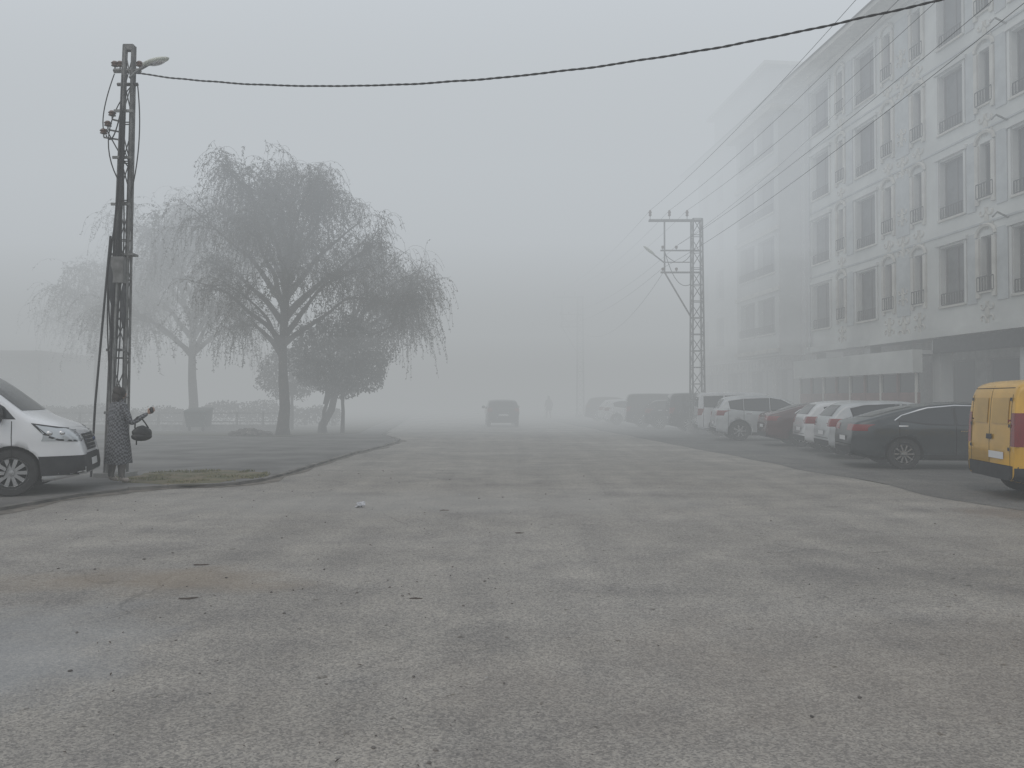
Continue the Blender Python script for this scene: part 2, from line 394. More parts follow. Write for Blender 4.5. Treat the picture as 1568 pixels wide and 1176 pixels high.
d.box(36.4,42,.01,1.6,15.21,15.4,M.trim)
d.add([(35.6,1.0,16.41),(52,1.0,16.41),(52,-13.6,16.41),(35.6,-13.6,16.41),(40,-6,17.8),(48,-6,17.8)],[(0,1,5,4),(1,2,5),(2,3,4,5),(3,0,4)],M.roof)
w.box(41.5,49.6,-9,-.6,16.42,19.4,M.wall2); d.box(41.1,50.0,-9.4,-.2,19.42,19.6,M.trim)
w.obj('walls',B2); d.obj('roof_and_trim',B2)
B4=empty('warehouse',(-48,46,0),R(4))
w=MB(); facade(w,0,19,0,4.2,[(1.5+i*3,3.3+i*3,1.2,2.8) for i in range(5)]+[(16,18,.1,2.6)],0,.2,M.conc,M.darkglass)
w.box(-.1,19.1,-9,-.25,0,4.15,M.conc); w.box(-.5,19.5,-9.5,.5,4.2,4.45,M.roof)
o=w.obj('walls',B4); o.rotation_euler=(0,0,math.pi); o.location=(19,0,0)
# ------------------------------------------------------------------ utility poles
def lattice(mb,base,top,w0,w1,n,m,leg=.035,wy=None):
    base,top=Vector(base),Vector(top)
    def cor(t):
        c=base.lerp(top,t); w=(w0+(w1-w0)*t)/2; v=w*(wy or 1)
        return [c+Vector((-w,-v,0)),c+Vector((w,-v,0)),c+Vector((w,v,0)),c+Vector((-w,v,0))]
    for i in range(n):
        A,B=cor(i/n),cor((i+1)/n)
        for k in range(4):
            mb.bar(A[k],B[k],leg*2,m); k2=(k+1)%4
            mb.bar(A[k],B[k2],leg*.9,m) if i%2 else mb.bar(A[k2],B[k],leg*.9,m)
            mb.bar(B[k],B[k2],leg*.9,m)
def insul(mb,p,h=.28):
    p=Vector(p); mb.tube([p,p+Vector((0,0,h*.5))],.015,M.steel,6)
    mb.lathe([(.02,h*.3),(.07,h*.4),(.05,h*.6),(.075,h*.7),(.04,h*.95),(.0,h)],p,(0,0,1),M.ceram,10)
def big_pole(name,x,y,lamp=True,s=1.0):
    e=empty(name,(x,y,0)); mb=MB()
    lattice(mb,(0,0,0),(.0,0,9.45),.55,.40,13,M.steel,.033)
    mb.bar((-2.1,0,9.4),(.28,0,9.4),.11,M.steel)
    mb.bar((-2.1,0.14,9.4),(.28,0.14,9.4),.06,M.steel)
    for k in (-2.05,-1.2,-.42): insul(mb,(k,0,9.45),.42)
    mb.bar((-1.42,0,9.4),(-1.42,0,7.1),.06,M.steel)
    mb.bar((-1.6,0,8.07),(.2,0,8.07),.06,M.steel); mb.bar((-1.6,0,7.1),(.2,0,7.1),.07,M.steel); mb.bar((-1.45,0,7.55),(-.2,0,7.55),.04,M.steel)
    mb.bar((-1.42,0,7.1),(-.25,0,5.1),.06,M.steel)
    for k in (-1.5,-.9): insul(mb,(k,0,7.12),.2); insul(mb,(k,0,8.09),.2)
    mb.tube(bez((-1.4,0,8.0),(-.9,.1,6.2),(-.25,.1,6.6),12),.015,M.cable,4)
    mb.tube(bez((-1.4,0,7.9),(-.7,.1,7.2),(-.25,.1,7.9),12),.015,M.cable,4)
    if lamp:
        mb.tube([(-1.42,-.05,7.5),(-1.8,-.2,7.75),(-2.2,-.35,8.0)],.03,M.steel,6)
        mb.ell((-2.15,-.33,8.0),(.34,.12,.06),M.lamp,10,6,Matrix.Rotation(R(38),3,'Y'))
    mb.box(-.4,.4,-.4,.4,0,.3,M.conc)
    mb.obj('lattice_mast',e)
big_pole('utility_pole',8.15,34.0); big_pole('utility_pole',9.2,7.5); big_pole('utility_pole',5.3,60,False)
mb=MB()
for k in (-2.05,-1.2,-.42):
    mb.tube(sag((8.15+k,34,9.85),(9.2+k,7.5,9.85),.45),.007,M.cable,4)
    mb.tube(sag((8.15+k,34,9.85),(5.3+k,60,9.85),.6),.008,M.cable,4)
for k,z in ((-1.5,7.3),(-.9,8.27)):
    mb.tube(sag((8.15+k,34,z),(9.2+k+.6,7.5,z+.8),.4),.007,M.cable,4)
    mb.tube(sag((8.15+k,34,z),(5.3+k,60,z),.6),.008,M.cable,4)
mb.tube(sag((8.15-.9,34,8.27),(12.9,28,13.0),.3),.007,M.cable,4)
mb.tube(sag((8.15-1.42,34,7.2),(5.0,60,7.0),1.6),.010,M.cable,4)
mb.obj('power_lines')
mb=MB(); n=1100
A=Vector((-7.15,14.55,0)); Bv=Vector((9.0,7.7,0))
h1=[];h2=[]
dirv=(Bv-A).normalized(); sd=Vector((-dirv.y,dirv.x,0))
for i in range(n+1):
    t=i/n; p=A.lerp(Bv,t); p.z=7.72-4.80*t+4.0*t*t
    p.z+=.012*noise.noise(Vector((t*30,0,0)))
    a=t*2*math.pi*60
    off=sd*math.cos(a)*.006+Vector((0,0,math.sin(a)*.006)); h1.append(p+off); h2.append(p-off)
mb.tube(h1,.0115,M.cable,5); mb.tube(h2,.0115,M.cable,5); mb.obj('overhead_cable')
e=empty('street_lamp',(-7.62,14.9,PZ)); mb=MB()
tp=(.19,0,8.35)
lattice(mb,(0,0,0),tp,.34,.17,11,M.rust,.022,wy=.6)
mb.tube([(-.1,-.13,0),(.04,-.08,5),(.13,-.05,8.3)],[.04,.035,.03],M.rust,6)
mb.tube([(-.13,0,0),(.02,0,4.2),(.12,0,8.35)],[.055,.045,.04],M.rust,4); mb.tube([(.13,0,0),(.18,0,4.2),(.26,0,8.35)],[.05,.045,.04],M.rust,4)
mb.bar((-.10,-.02,7.85),(.42,-.02,7.85),.08,M.rust); mb.bar((-.05,.02,7.6),(.35,.02,7.6),.06,M.rust)
mb.box(.1,.28,-.06,.06,8.25,8.36,M.rust)
for k in (-.08,.02,.4): insul(mb,(k,-.02,7.88),.16)
for k,z in ((-.2,6.75),(-.28,6.6),(-.12,6.95)):
    mb.tube([(.1,0,z-.1),(k,-.03,z-.05)],.018,M.rust,5); insul(mb,(k,-.03,z-.04),.16)
mb.tube([(.22,-.05,7.7),(.4,-.1,7.82),(.62,-.14,7.92)],.028,M.steel,7)
mb.ell((.78,-.17,7.97),(.27,.10,.055),M.lamp,14,8,Matrix.Rotation(R(-14),3,'Y'))
mb.ell((.80,-.17,7.94),(.17,.075,.045),M.chrome,12,8,Matrix.Rotation(R(-14),3,'Y'))
rnd=random.Random(3)
for i in range(9):
    z0=rnd.uniform(6.6,7.8); x0=rnd.uniform(-.2,.15)
    pts=[]
    for j in range(22):
        t=j/21; z=z0*(1-t)+rnd.uniform(.9,1.1)*t
        xx=.19*z/8.35+(-.02 if i%2 else .03)+ .10*math.sin(t*5+i)*(1-abs(2*t-1))*rnd.uniform(.9,1.05)-(.12 if i<3 else 0)*math.sin(math.pi*t)
        pts.append((xx,-.14-.01*i,z))
    mb.tube(pts,.014,M.cable,4)
for i,(a,c,b) in enumerate([((-.22,-.05,6.7),(.5,-.1,5.4),(.15,-.1,6.3)),((.3,-.05,7.6),(-.5,-.1,6.6),(.1,-.1,5.6)),((-.1,0,7.8),(-.35,-.1,6.9),(-.25,-.05,6.6)),((.35,0,7.6),(.55,-.1,6.3),(.2,-.05,5.2)),((-.25,0,6.6),(-.05,-.1,6.2),(.12,-.05,7.4))]):
    mb.tube(bez(a,c,b,14),.012,M.cable,4)
mb.tube([(-.05,-.18,4.6),(-.17,-.2,3.0),(-.3,-.2,1.4),(-.42,-.1,.0)],.022,M.cable,5)
mb.tube([(.1,-.16,4.2),(.05,-.2,2.4),(.0,-.2,.0)],.035,M.steel,6)
mb.box(-.01,.22,-.24,-.12,3.7,4.2,M.rust); mb.box(-.09,.35,-.1,.1,4.25,4.29,M.rust)
mb.ell((.0,-.18,3.8),(.07,.07,.5),M.black,8,8,jit=.5); mb.ell((.2,-.16,3.3),(.05,.05,.45),M.black,8,8,jit=.5)
for z in (1.2,2.4,5.2,6.1,7.0): 
    c=.19*z/8.35; mb.box(c-.19,c+.17,-.15,-.12,z,z+.05,M.steel)
mb.box(-.3,.3,-.25,.25,-.1,.08,M.conc)
mb.obj('pole_and_lamp_head',e)
# ------------------------------------------------------------------ trees
M.bark=mat('bark',(.05,.043,.035),.95,var=.4,scale=6,bump=.5)
M.lf1=mat('willow_leaf_dark',(.055,.055,.038),.8,var=.4,scale=1.0); M.lf2=mat('willow_leaf_brown',(.09,.078,.055),.8,var=.35,scale=1.2)
M.lf3=mat('shrub_leaf',(.035,.04,.03),.8,var=.4,scale=1.5)
def willow(name,base,fork,tr,ends,seed,nsec=9,nst=700,sl=(1.0,2.8),ln=22,ls=.09,lean=(0,0)):
    rn=random.Random(seed); mb=MB(); lf=MB(); base=Vector(base); starts=[]
    f=base+Vector((lean[0],lean[1],fork)); top=max(e[2] for e in ends); lead=base+Vector((lean[0]*2+.25,lean[1]*2,fork+(top-fork)*.62))
    mb.tube([base-Vector((0,0,.1)),base+Vector((0,0,.35)),base.lerp(f,.5)+Vector((.08,0,0)),f],[tr*1.4,tr*1.05,tr*.9,tr*.82],M.bark,9)
    ld=bez(f,f.lerp(lead,.5)+Vector((-.25,.1,0)),lead,8); mb.tube(ld,[tr*(.8-.065*i) for i in range(9)],M.bark,7)
    for k,(ex,ey,ez) in enumerate(ends):
        E=base+Vector((ex,ey,ez)); tt=max(0,min(.95,(ez-fork)/(top-fork)*1.0-.12)); li=min(7,int(tt*8)); s0=ld[li].lerp(ld[li+1],tt*8-li)-Vector((0,0,.15))
        if s0.z>E.z-1.2: s0=f.copy()
        mid=s0.lerp(E,.5)+Vector((0,0,(E.z-s0.z)*.10+.35))
        c=bez(s0,mid,E,12)
        c=[p+Vector((noise.noise(p*.8+Vector((k,0,0))),noise.noise(p*.8+Vector((0,k,5))),noise.noise(p*.9+Vector((3,k,5)))))*.42*(i/12) for i,p in enumerate(c)]
        r0=tr*(.5 if ez<top*.8 else .36)
        mb.tube(c,[r0*(1-i/12)**1.1+.018 for i in range(13)],M.bark,6)
        for j in range(nsec):
            t=rn.uniform(.25,1)**.75; i=min(11,int(t*12)); p=c[i].lerp(c[i+1],t*12-i if t<1 else 0); tan=(c[i+1]-c[i]).normalized()
            d=(tan*.7+Vector((rn.gauss(0,1),rn.gauss(0,1),rn.gauss(0,.5)+.4))*.7).normalized(); L=rn.uniform(.7,1.7)
            q=[p]
            for s in range(6): q.append(q[-1]+d*L/6); d=(d+Vector((rn.gauss(0,.16),rn.gauss(0,.16),-.02))).normalized()
            mb.tube(q,[.026,.023,.019,.015,.012,.009,.006],M.bark,4,False); starts+=q[1:]
            for u in range(4):
                p2=q[rn.randint(1,5)]; d2=Vector((rn.gauss(0,1),rn.gauss(0,1),rn.gauss(0,.5)+.4)).normalized(); L2=rn.uniform(.4,1.1); q2=[p2]
                for s in range(4): q2.append(q2[-1]+d2*L2/4); d2=(d2+Vector((rn.gauss(0,.15),rn.gauss(0,.15),-.05))).normalized()
                mb.tube(q2,[.013,.011,.009,.007,.004],M.bark,3,False); starts+=q2[1:]
    cen=base+Vector((0,0,top*.5))
    for s in range(nst):
        p=rn.choice(starts)
        for _ in range(2):
            p_=rn.choice(starts)
            if (p_-cen).length>(p-cen).length and rn.random()<.45: p=p_
        p=p+Vector((rn.gauss(0,.08),rn.gauss(0,.08),0)); out=(p-base); out.z=0
        if out.length>.01: out.normalize()
        d=(out*.15+Vector((rn.gauss(0,.6),rn.gauss(0,.6),rn.uniform(-.7,.6)))).normalized()
        cl=noise.noise(p*.6+Vector((seed,0,0)))
        L=rn.uniform(*sl)*(1+.6*cl); n=7; q=[p]
        for i in range(n):
            q.append(q[-1]+d*L/n); d=(d*.68+Vector((rn.gauss(0,.10),rn.gauss(0,.10),-.32))).normalized()
            if q[-1].z<1.9: break
        mb.tube(q,[.0055]*len(q),M.bark,3,False)
        m=M.lf1 if cl+rn.gauss(0,.12)>0 else M.lf2
        cnt=int(ln*max(.2,(.8+1.8*cl))*L/2)
        for i in range(cnt):
            t=rn.uniform(.0,.999)*(len(q)-1); a=int(t); pp=q[a].lerp(q[a+1],t-a)
            v=Vector((rn.gauss(0,.7),rn.gauss(0,.7),-rn.uniform(.1,1.2))).normalized()*ls*rn.uniform(.7,1.4)
            w=v.cross(Vector((rn.gauss(0,1),rn.gauss(0,1),rn.gauss(0,1)))).normalized()*ls*.2
            lf.add([pp,pp+v*.5+w,pp+v,pp+v*.5-w],[(0,1,2,3)],m)
    e=empty(name); mb.obj('trunk_and_branches',e,True); lf.obj('foliage',e)
EA=[(-.6,.4,11.0),(.5,-.3,11.1),(-1.5,-1,10.4),(1.3,1,10.5),(-2.4,.8,9.6),(-2.7,-1.2,8.4),(2.2,-1,9.6),(3.0,.6,8.8),(-1.0,2.2,9.0),(1.2,-2.2,9.0),(-2.9,.4,7.2),(2.8,1.8,7.6),(0,2.2,7.8),(-.6,-2.4,8.0),(3.5,-.5,7.4),(-2.5,-1.5,5.9),(-2.3,1.2,5.0),(2.6,-1.6,6.2),(1.0,-2.2,6.2),(-.8,-2.1,5.4),(3.1,.6,5.8),(-.2,.2,9.8)]
willow('willow_tree',(-9.35,31.6,PZ),2.3,.24,EA,11,nsec=10,nst=4000,sl=(.5,2.1),ln=25,ls=.10)
willow('willow_tree',(-8.2,33.5,PZ),2.0,.17,[(2.6,0,7.0),(3.6,-.6,6.6),(4.2,.5,6.3),(4.5,-.8,5.7),(3.4,1.2,5.4),(2.6,-1.2,5.6),(4.0,-1.4,4.9),(1.6,.6,7.4),(3.6,0,6.0),(4.4,.2,4.8)],23,nsec=9,nst=1300,sl=(.6,2.2),ln=22,ls=.10,lean=(.6,0))
willow('willow_tree',(-15.3,37,PZ),2.4,.24,[(-1.0,.5,10.6),(.8,0,10.9),(2.0,1,10.0),(-2.2,-1,9.8),(-3.2,.5,8.4),(3.0,-.6,8.8),(-.5,-2,9.0),(.8,2,8.6),(-3.0,1,6.8),(2.8,-1,6.8),(0,0,9.6),(-1.4,.4,7.6),(1.4,-.6,7.2),(-2.2,-1.2,5.4),(1.8,-1.6,5.4),(3.2,.6,5.6),(-3.4,.2,5.6)],37,nsec=10,nst=3000,sl=(.7,2.5),ln=22,ls=.12)
willow('willow_tree',(-20.0,40,PZ),2.2,.18,[(-1.4,0,8.2),(0,0,8.8),(1.4,.5,8.2),(-2.4,-1,6.8),(2.0,-1,6.8),(.4,1.5,7.4),(-.6,-.8,6.2),(-1.8,.8,5.2)],41,nsec=10,nst=1400,sl=(.7,2.4),ln=18,ls=.12)
willow('willow_tree',(-24.2,45,PZ),2.2,.18,[(-1.4,0,7.2),(0,0,7.8),(1.6,.5,7.0),(-2.2,-1,6.2),(2.4,-1,6.0),(.4,1.5,6.8),(0,-1,5.4)],43,nsec=9,nst=1000,sl=(.7,2.4),ln=16,ls=.12)
def umbrella(name,base,r,zc,rz,trunks,seed,n=9000):
    rn=random.Random(seed); mb=MB(); lf=MB(); b=Vector(base); c=b+Vector((0,0,zc))
    for dx,dy in trunks:
        t0=b+Vector((dx,dy,-.05)); mb.tube([t0,t0+Vector((.03,0,1.0)),t0.lerp(c,.5)+Vector((0,0,.3))],[.10,.075,.06],M.bark,7)
        for k in range(12):
            a=rn.uniform(0,6.28); E=c+Vector((math.cos(a)*r*.8,math.sin(a)*r*.8,rn.uniform(-.3,.7)*rz))
            mb.tube(bez(t0+Vector((.03,0,1.3)),t0.lerp(c,.6)+Vector((0,0,.8)),E,7),[.05-.006*i for i in range(8)],M.bark,4,False)
    for i in range(n):
        while 1:
            d=Vector((rn.uniform(-1,1),rn.uniform(-1,1),rn.uniform(-1,1)))
            if .25<d.length<1: break
        d*= (1+.28*noise.noise(d*2.3+b)); 
        if noise.noise(d*3.2+b)<-.28: continue
        p=c+Vector((d.x*r,d.y*r,d.z*rz*(1 if d.z>0 else .8)))
        v=Vector((rn.gauss(0,.5),rn.gauss(0,.5),-rn.uniform(.1,1))).normalized()*.13; w=v.cross(Vector((rn.gauss(0,1),rn.gauss(0,1),rn.gauss(0,1)))).normalized()*.035
        lf.add([p,p+v*.5+w,p+v,p+v*.5-w],[(0,1,2,3)],M.lf3 if rn.random()<.7 else M.lf1)
    e=empty(name); mb.obj('trunk_and_branches',e,True); lf.obj('foliage',e)
umbrella('mulberry_tree',(-7.3,33.0,PZ),2.2,3.2,2.0,[(-.75,0),(-.0,.3)],5,23000)
umbrella('mulberry_tree',(-10.4,36.5,PZ),1.6,2.6,1.4,[(0,0)],6,8000)
def hedge(name,x0,x1,y0,y1,h,n,seed):
    rn=random.Random(seed); lf=MB()
    for i in range(n):
        x=rn.uniform(x0,x1); y=rn.uniform(y0,y1); hh=h*(.75+.45*noise.noise(Vector((x*.5,y*.5,seed))))
        p=Vector((x,y,.1+hh*math.sqrt(rn.random())))
        v=Vector((rn.gauss(0,1),rn.gauss(0,1),rn.gauss(0,1))).normalized()*.13; w=v.cross(Vector((rn.gauss(0,1),rn.gauss(0,1),rn.gauss(0,1)))).normalized()*.05
        lf.add([p,p+v*.5+w,p+v,p+v*.5-w],[(0,1,2,3)],M.lf3 if rn.random()<.6 else M.lf2)
    lf.obj(name)
hedge('hedge',-33,-9,39.5,41,1.3,17000,3)
mb=MB(); 
for i in range(15):
    x=-27+i*1.2; mb.box(x-.04,x+.04,35.4,35.48,.05,.95,M.conc)
for z in (.45,.85): mb.box(-27,-10.2,35.42,35.46,z,z+.05,M.conc)
mb.box(-27,-10.2,35.3,35.58,.05,.35,M.conc)
mb.obj('fence')
M.green=mat('container_green',(.03,.05,.045),.6,var=.3,scale=3)
mb=MB(); x=-14.0
mb.add([(x-.38,34.2,.28),(x+.38,34.2,.28),(x+.38,34.9,.28),(x-.38,34.9,.28),(x-.48,34.1,.95),(x+.48,34.1,.95),(x+.48,35,1.02),(x-.48,35,1.02)],[(0,1,5,4),(1,2,6,5),(2,3,7,6),(3,0,4,7),(3,2,1,0)],M.green)
mb.add([(x-.51,34.06,.96),(x+.51,34.06,.96),(x+.51,35.04,1.05),(x-.51,35.04,1.05),(x-.46,34.12,1.01),(x+.46,34.12,1.01),(x+.46,35.0,1.14),(x-.46,35.0,1.14)],[(0,1,5,4),(1,2,6,5),(2,3,7,6),(3,0,4,7),(4,5,6,7),(3,2,1,0)],M.green)
for dx in (-.3,.3): mb.lathe([(0,-.03),(.1,-.03),(.1,.03),(0,.03)],(x+dx,34.3,.19),(1,0,0),M.rubber,10)
mb.obj('rubbish_container')
mb=MB()
for i in range(40):
    a=random.uniform(0,6.28); r=random.random()**.5; s=random.uniform(.1,.2)
    mb.ell((-10.6+r*.8*math.cos(a),31.2+r*.5*math.sin(a),.1+.2*(1-r)),(s,s*.8,s*.6),M.stone,7,5,jit=.7)
mb.obj('rubble_heap')
# ------------------------------------------------------------------ vehicles
def smooth_profile(pts,n=3):
    for _ in range(n-1):
        q=[pts[0]]
        for a,b in zip(pts,pts[1:]):
            q.append((a[0]*.78+b[0]*.22,a[1]*.78+b[1]*.22)); q.append((a[0]*.22+b[0]*.78,a[1]*.22+b[1]*.78))
        q.append(pts[-1]); pts=q
    return pts
def resamp(pl,n):
    pl=[Vector(p) for p in pl]; L=[0]
    for a,b in zip(pl,pl[1:]): L.append(L[-1]+(b-a).length)
    out=[]
    for i in range(n+1):
        s=L[-1]*i/n
        for k in range(len(pl)-1):
            if s<=L[k+1]+1e-9: 
                out.append(pl[k].lerp(pl[k+1],(s-L[k])/max(1e-9,L[k+1]-L[k]))); break
    return out
SP={}
SP['fastback']=dict(L=4.87,W=1.85,belt=.93,tum=.42,prof=[(0,.74),(.03,.93),(.10,1.05),(.32,1.10),(.9,1.27),(1.5,1.40),(2.2,1.46),(2.7,1.44),(3.1,1.33),(3.8,1.02),(4.3,.93),(4.65,.80),(4.83,.62),(4.87,.45)],
 wh=(1.05,3.92,.335),sw=[([(.98,1.14),(1.5,1.30),(2.05,1.36)],[(.88,1.07),(1.5,.99),(2.05,.97)]),([(2.11,1.36),(2.65,1.345),(3.3,1.09)],[(2.11,.97),(2.8,.95),(3.5,.95)])],
 ws=(1.03,1.36,.72,.56),rw=(1.13,1.36,.62,.5),tail=(.83,.97,.35,.38),head=(.66,.80,.45,.5),fa=.22,ra=.16)
SP['hatch']=dict(L=4.1,W=1.78,belt=.95,tum=.38,prof=[(0,.75),(.03,.95),(.08,1.05),(.32,1.33),(.55,1.44),(1.3,1.48),(2.0,1.46),(2.4,1.36),(3.05,1.03),(3.6,.92),(3.95,.75),(4.07,.6),(4.1,.45)],
 wh=(.72,3.25,.315),sw=[([(.55,1.27),(.9,1.35),(1.72,1.38)],[(.6,1.08),(1.2,1.0),(1.72,.98)]),([(1.78,1.38),(2.2,1.32),(2.75,1.08)],[(1.78,.98),(2.3,.96),(2.95,.96)])],
 ws=(1.05,1.38,.7,.56),rw=(1.08,1.36,.62,.5),tail=(.82,1.02,.60,.22),head=(.66,.82,.45,.45),fa=.2,ra=.12)
SP['suv']=dict(L=4.4,W=1.84,belt=1.05,tum=.3,prof=[(0,.8),(.03,1.05),(.08,1.15),(.3,1.5),(.5,1.6),(1.2,1.66),(2.1,1.63),(2.5,1.52),(3.1,1.15),(3.8,1.03),(4.2,.88),(4.37,.7),(4.4,.5)],
 wh=(.82,3.5,.36),sw=[([(.45,1.42),(.95,1.50)],[(.5,1.18),(.95,1.12)]),([(1.0,1.50),(1.85,1.53)],[(1.0,1.12),(1.85,1.08)]),([(1.92,1.53),(2.3,1.47),(2.85,1.18)],[(1.92,1.08),(2.5,1.06),(3.0,1.06)])],
 ws=(1.17,1.54,.74,.6),rw=(1.18,1.5,.66,.55),tail=(.92,1.1,.56,.26),head=(.74,.92,.45,.45),fa=.18,ra=.12)
SP['boxy']=dict(L=4.5,W=1.82,belt=1.1,tum=.16,prof=[(0,.9),(.02,1.3),(.06,1.6),(.14,1.74),(.3,1.79),(1.5,1.81),(2.6,1.78),(2.85,1.70),(3.25,1.22),(3.4,1.15),(4.2,1.06),(4.42,.9),(4.5,.55)],
 wh=(.85,3.6,.37),sw=[([(.25,1.6),(1.0,1.63)],[(.25,1.2),(1.0,1.18)]),([(1.1,1.63),(1.95,1.64)],[(1.1,1.18),(1.95,1.16)]),([(2.05,1.64),(2.6,1.60),(3.0,1.24)],[(2.05,1.16),(2.6,1.15),(3.1,1.15)])],
 ws=(1.24,1.68,.78,.68),rw=(1.2,1.6,.68,.62),tail=(.85,1.12,.72,.10),head=(.74,.95,.5,.25),fa=.12,ra=.06)
SP['delivery']=dict(L=4.4,W=1.78,belt=1.1,tum=.12,prof=[(0,.8),(.02,1.25),(.05,1.6),(.11,1.76),(.25,1.82),(1.5,1.85),(2.4,1.81),(2.8,1.70),(3.4,1.18),(3.6,1.1),(4.05,.98),(4.3,.8),(4.4,.5)],
 wh=(.78,3.5,.325),sw=[([(2.3,1.64),(2.7,1.6),(3.2,1.22)],[(2.3,1.14),(2.8,1.12),(3.35,1.10)])],
 ws=(1.2,1.7,.74,.64),rw=None,tail=(.82,1.32,.72,.13),head=(.7,.95,.45,.5),fa=.2,ra=.05)
SP['van']=dict(L=5.0,W=1.98,belt=1.15,tum=.15,prof=[(0,1),(.02,1.5),(.06,1.85),(.2,1.95),(2,1.98),(3.2,1.95),(3.5,1.86),(4.12,1.33),(4.3,1.21),(4.7,1.07),(4.88,.93),(4.96,.7),(5.0,.45)],
 wh=(1.05,4.02,.36),sw=[([(2.75,1.76),(3.35,1.74),(3.9,1.36)],[(2.75,1.27),(3.4,1.23),(4.05,1.20)])],
 ws=(1.31,1.84,.84,.74),rw=None,tail=(.9,1.5,.82,.1),head=(.84,1.04,.55,.72),fa=.24,ra=.05)
def vehicle(name,kind,paintm,pos,heading,near='rear',extras=None,zoff=.008,trimlow=True,rimmat=None):
    S=SP[kind]; L,W=S['L'],S['W']; h=Vector((math.cos(heading),math.sin(heading),0)); l=Vector((-h.y,h.x,0))
    p=Vector((pos[0],pos[1],0))
    if near=='rear': o=p+l*W/2
    elif near=='front': o=p-h*L+l*W/2
    else: o=p-h*L/2
    e=empty(name,(o.x,o.y,zoff),heading)
    prof=smooth_profile(S['prof'],3)
    st=[]; 
    for a,b in zip(prof,prof[1:]):
        n=max(1,int(math.hypot(b[0]-a[0],b[1]-a[1])/.12))
        for i in range(n): st.append((a[0]+(b[0]-a[0])*i/n,a[1]+(b[1]-a[1])*i/n))
    st.append(prof[-1]); belt=S['belt']
    V=[];F=[];K=None
    for x,zt in st:
        f=1.0
        t=x/.55
        if t<1: f-=S['ra']*(1-t)**2.6
        t=(L-x)/.95
        if t<1: f-=S['fa']*(1-t)**2.4
        hw=W/2*f
        e1=min(x,L-x); zb=.20+.10*max(0,1-e1/.5)
        def wid(z):
            if z>belt: return hw-(z-belt)*S['tum']
            k=(belt-z)/belt
            return hw*(1-.07*k*k)+ (0.012 if abs(z-belt*.78)<.05 else 0)
        r=min(.11,(zt-zb)*.3); zs=zt-r-.02
        half=[(0,zb),(wid(zb)*.86,zb),(wid(zb+.05)*.97,zb+.05)]
        for i in range(9):
            z=zb+.1+(zs-zb-.1)*i/8; half.append((wid(z),z))
        ws_=wid(zs)
        for i in range(1,5):
            a=math.pi/2*i/4; half.append((ws_-r+r*math.cos(a),zs+r*math.sin(a)))
        yt=ws_-r
        for k in (.66,.33,0): half.append((yt*k,zs+r+.02*(1-k*k)+ .012))
        K=len(half); ring=[(x,-y,z) for y,z in half]+[(x,y,z) for y,z in reversed(half[1:-1])]
        V+=ring
    NR=2*K-2
    for i in range(len(st)-1):
        for k in range(NR):
            k2=(k+1)%NR; F.append((i*NR+k,(i+1)*NR+k,(i+1)*NR+k2,i*NR+k2))
    F.append(tuple(range(NR))); F.append(tuple((len(st)-1)*NR+k for k in range(NR-1,-1,-1)))
    bvh=BVHTree.FromPolygons([Vector(v) for v in V],F)
    mb=MB(); mb.add(V,F,paintm); body=mb.obj('body',e,True)
    body.data.materials.append(M.well)
    bm=bmesh.new(); bm.from_mesh(body.data); bmesh.ops.recalc_face_normals(bm,faces=bm.faces); bm.to_mesh(body.data); bm.free()
    wr=S['wh'][2]; cut=MB()
    for wx in S['wh'][:2]:
        for sd in (-1,1):
            y0,y1=sorted((sd*(W/2+.2),sd*(W/2-.32)))
            cut.lathe([(0,y0),(wr+.055,y0),(wr+.055,y1),(0,y1)],(wx,0,wr),(0,1,0),M.well,32)
    co=cut.obj('cut',e)
    bm=bmesh.new(); bm.from_mesh(co.data); bmesh.ops.remove_doubles(bm,verts=bm.verts,dist=1e-5); bmesh.ops.recalc_face_normals(bm,faces=bm.faces); bm.to_mesh(co.data); bm.free()
    md=body.modifiers.new('b','BOOLEAN'); md.object=co; md.operation='DIFFERENCE'; md.solver='EXACT'
    try: md.material_mode='TRANSFER'
    except: pass
    dg=bpy.context.evaluated_depsgraph_get(); nm=bpy.data.meshes.new_from_object(body.evaluated_get(dg)); body.modifiers.clear(); body.data=nm
    bpy.data.objects.remove(co)
    D=MB()
    def proj(a,b,axis,side,off):
        if axis=='side': org=Vector((a,side*3,b)); dr=Vector((0,-side,0))
        elif axis=='front': org=Vector((L+3,a,b)); dr=Vector((-1,0,0))
        elif axis=='top': org=Vector((a,b,4)); dr=Vector((0,0,-1))
        else: org=Vector((-3,a,b)); dr=Vector((1,0,0))
        hit,n,_,_=bvh.ray_cast(org,dr)
        if hit is None: return None
        if n.dot(dr)>0: n=-n
        return hit+n*off
    def patch(A,B,axis,m,off=.005,n=14,rws=5,side=-1):
        A=resamp(A,n);B=resamp(B,n); vs=[];idx={}
        for j in range(rws+1):
            for i in range(n+1):
                q=A[i].lerp(B[i],j/rws); pr=proj(q[0],q[1],axis,side,off)
                if pr is not None: idx[(i,j)]=len(vs); vs.append(pr)
        fs=[]
        for j in range(rws):
            for i in range(n):
                k=[(i,j),(i+1,j),(i+1,j+1),(i,j+1)]
                if all(q in idx for q in k): fs.append(tuple(idx[q] for q in k))
        D.add(vs,fs,m)
    def seam(path,axis,side=-1,w=.011,m=M.well,off=.003):
        p=resamp(path,14); A=[];B=[]
        for i,q in enumerate(p):
            d=(p[min(i+1,14)]-p[max(i-1,0)]).normalized(); nn=Vector((-d.y,d.x))*w/2; A.append(q+nn);B.append(q-nn)
        patch(A,B,axis,m,off,14,1,side)
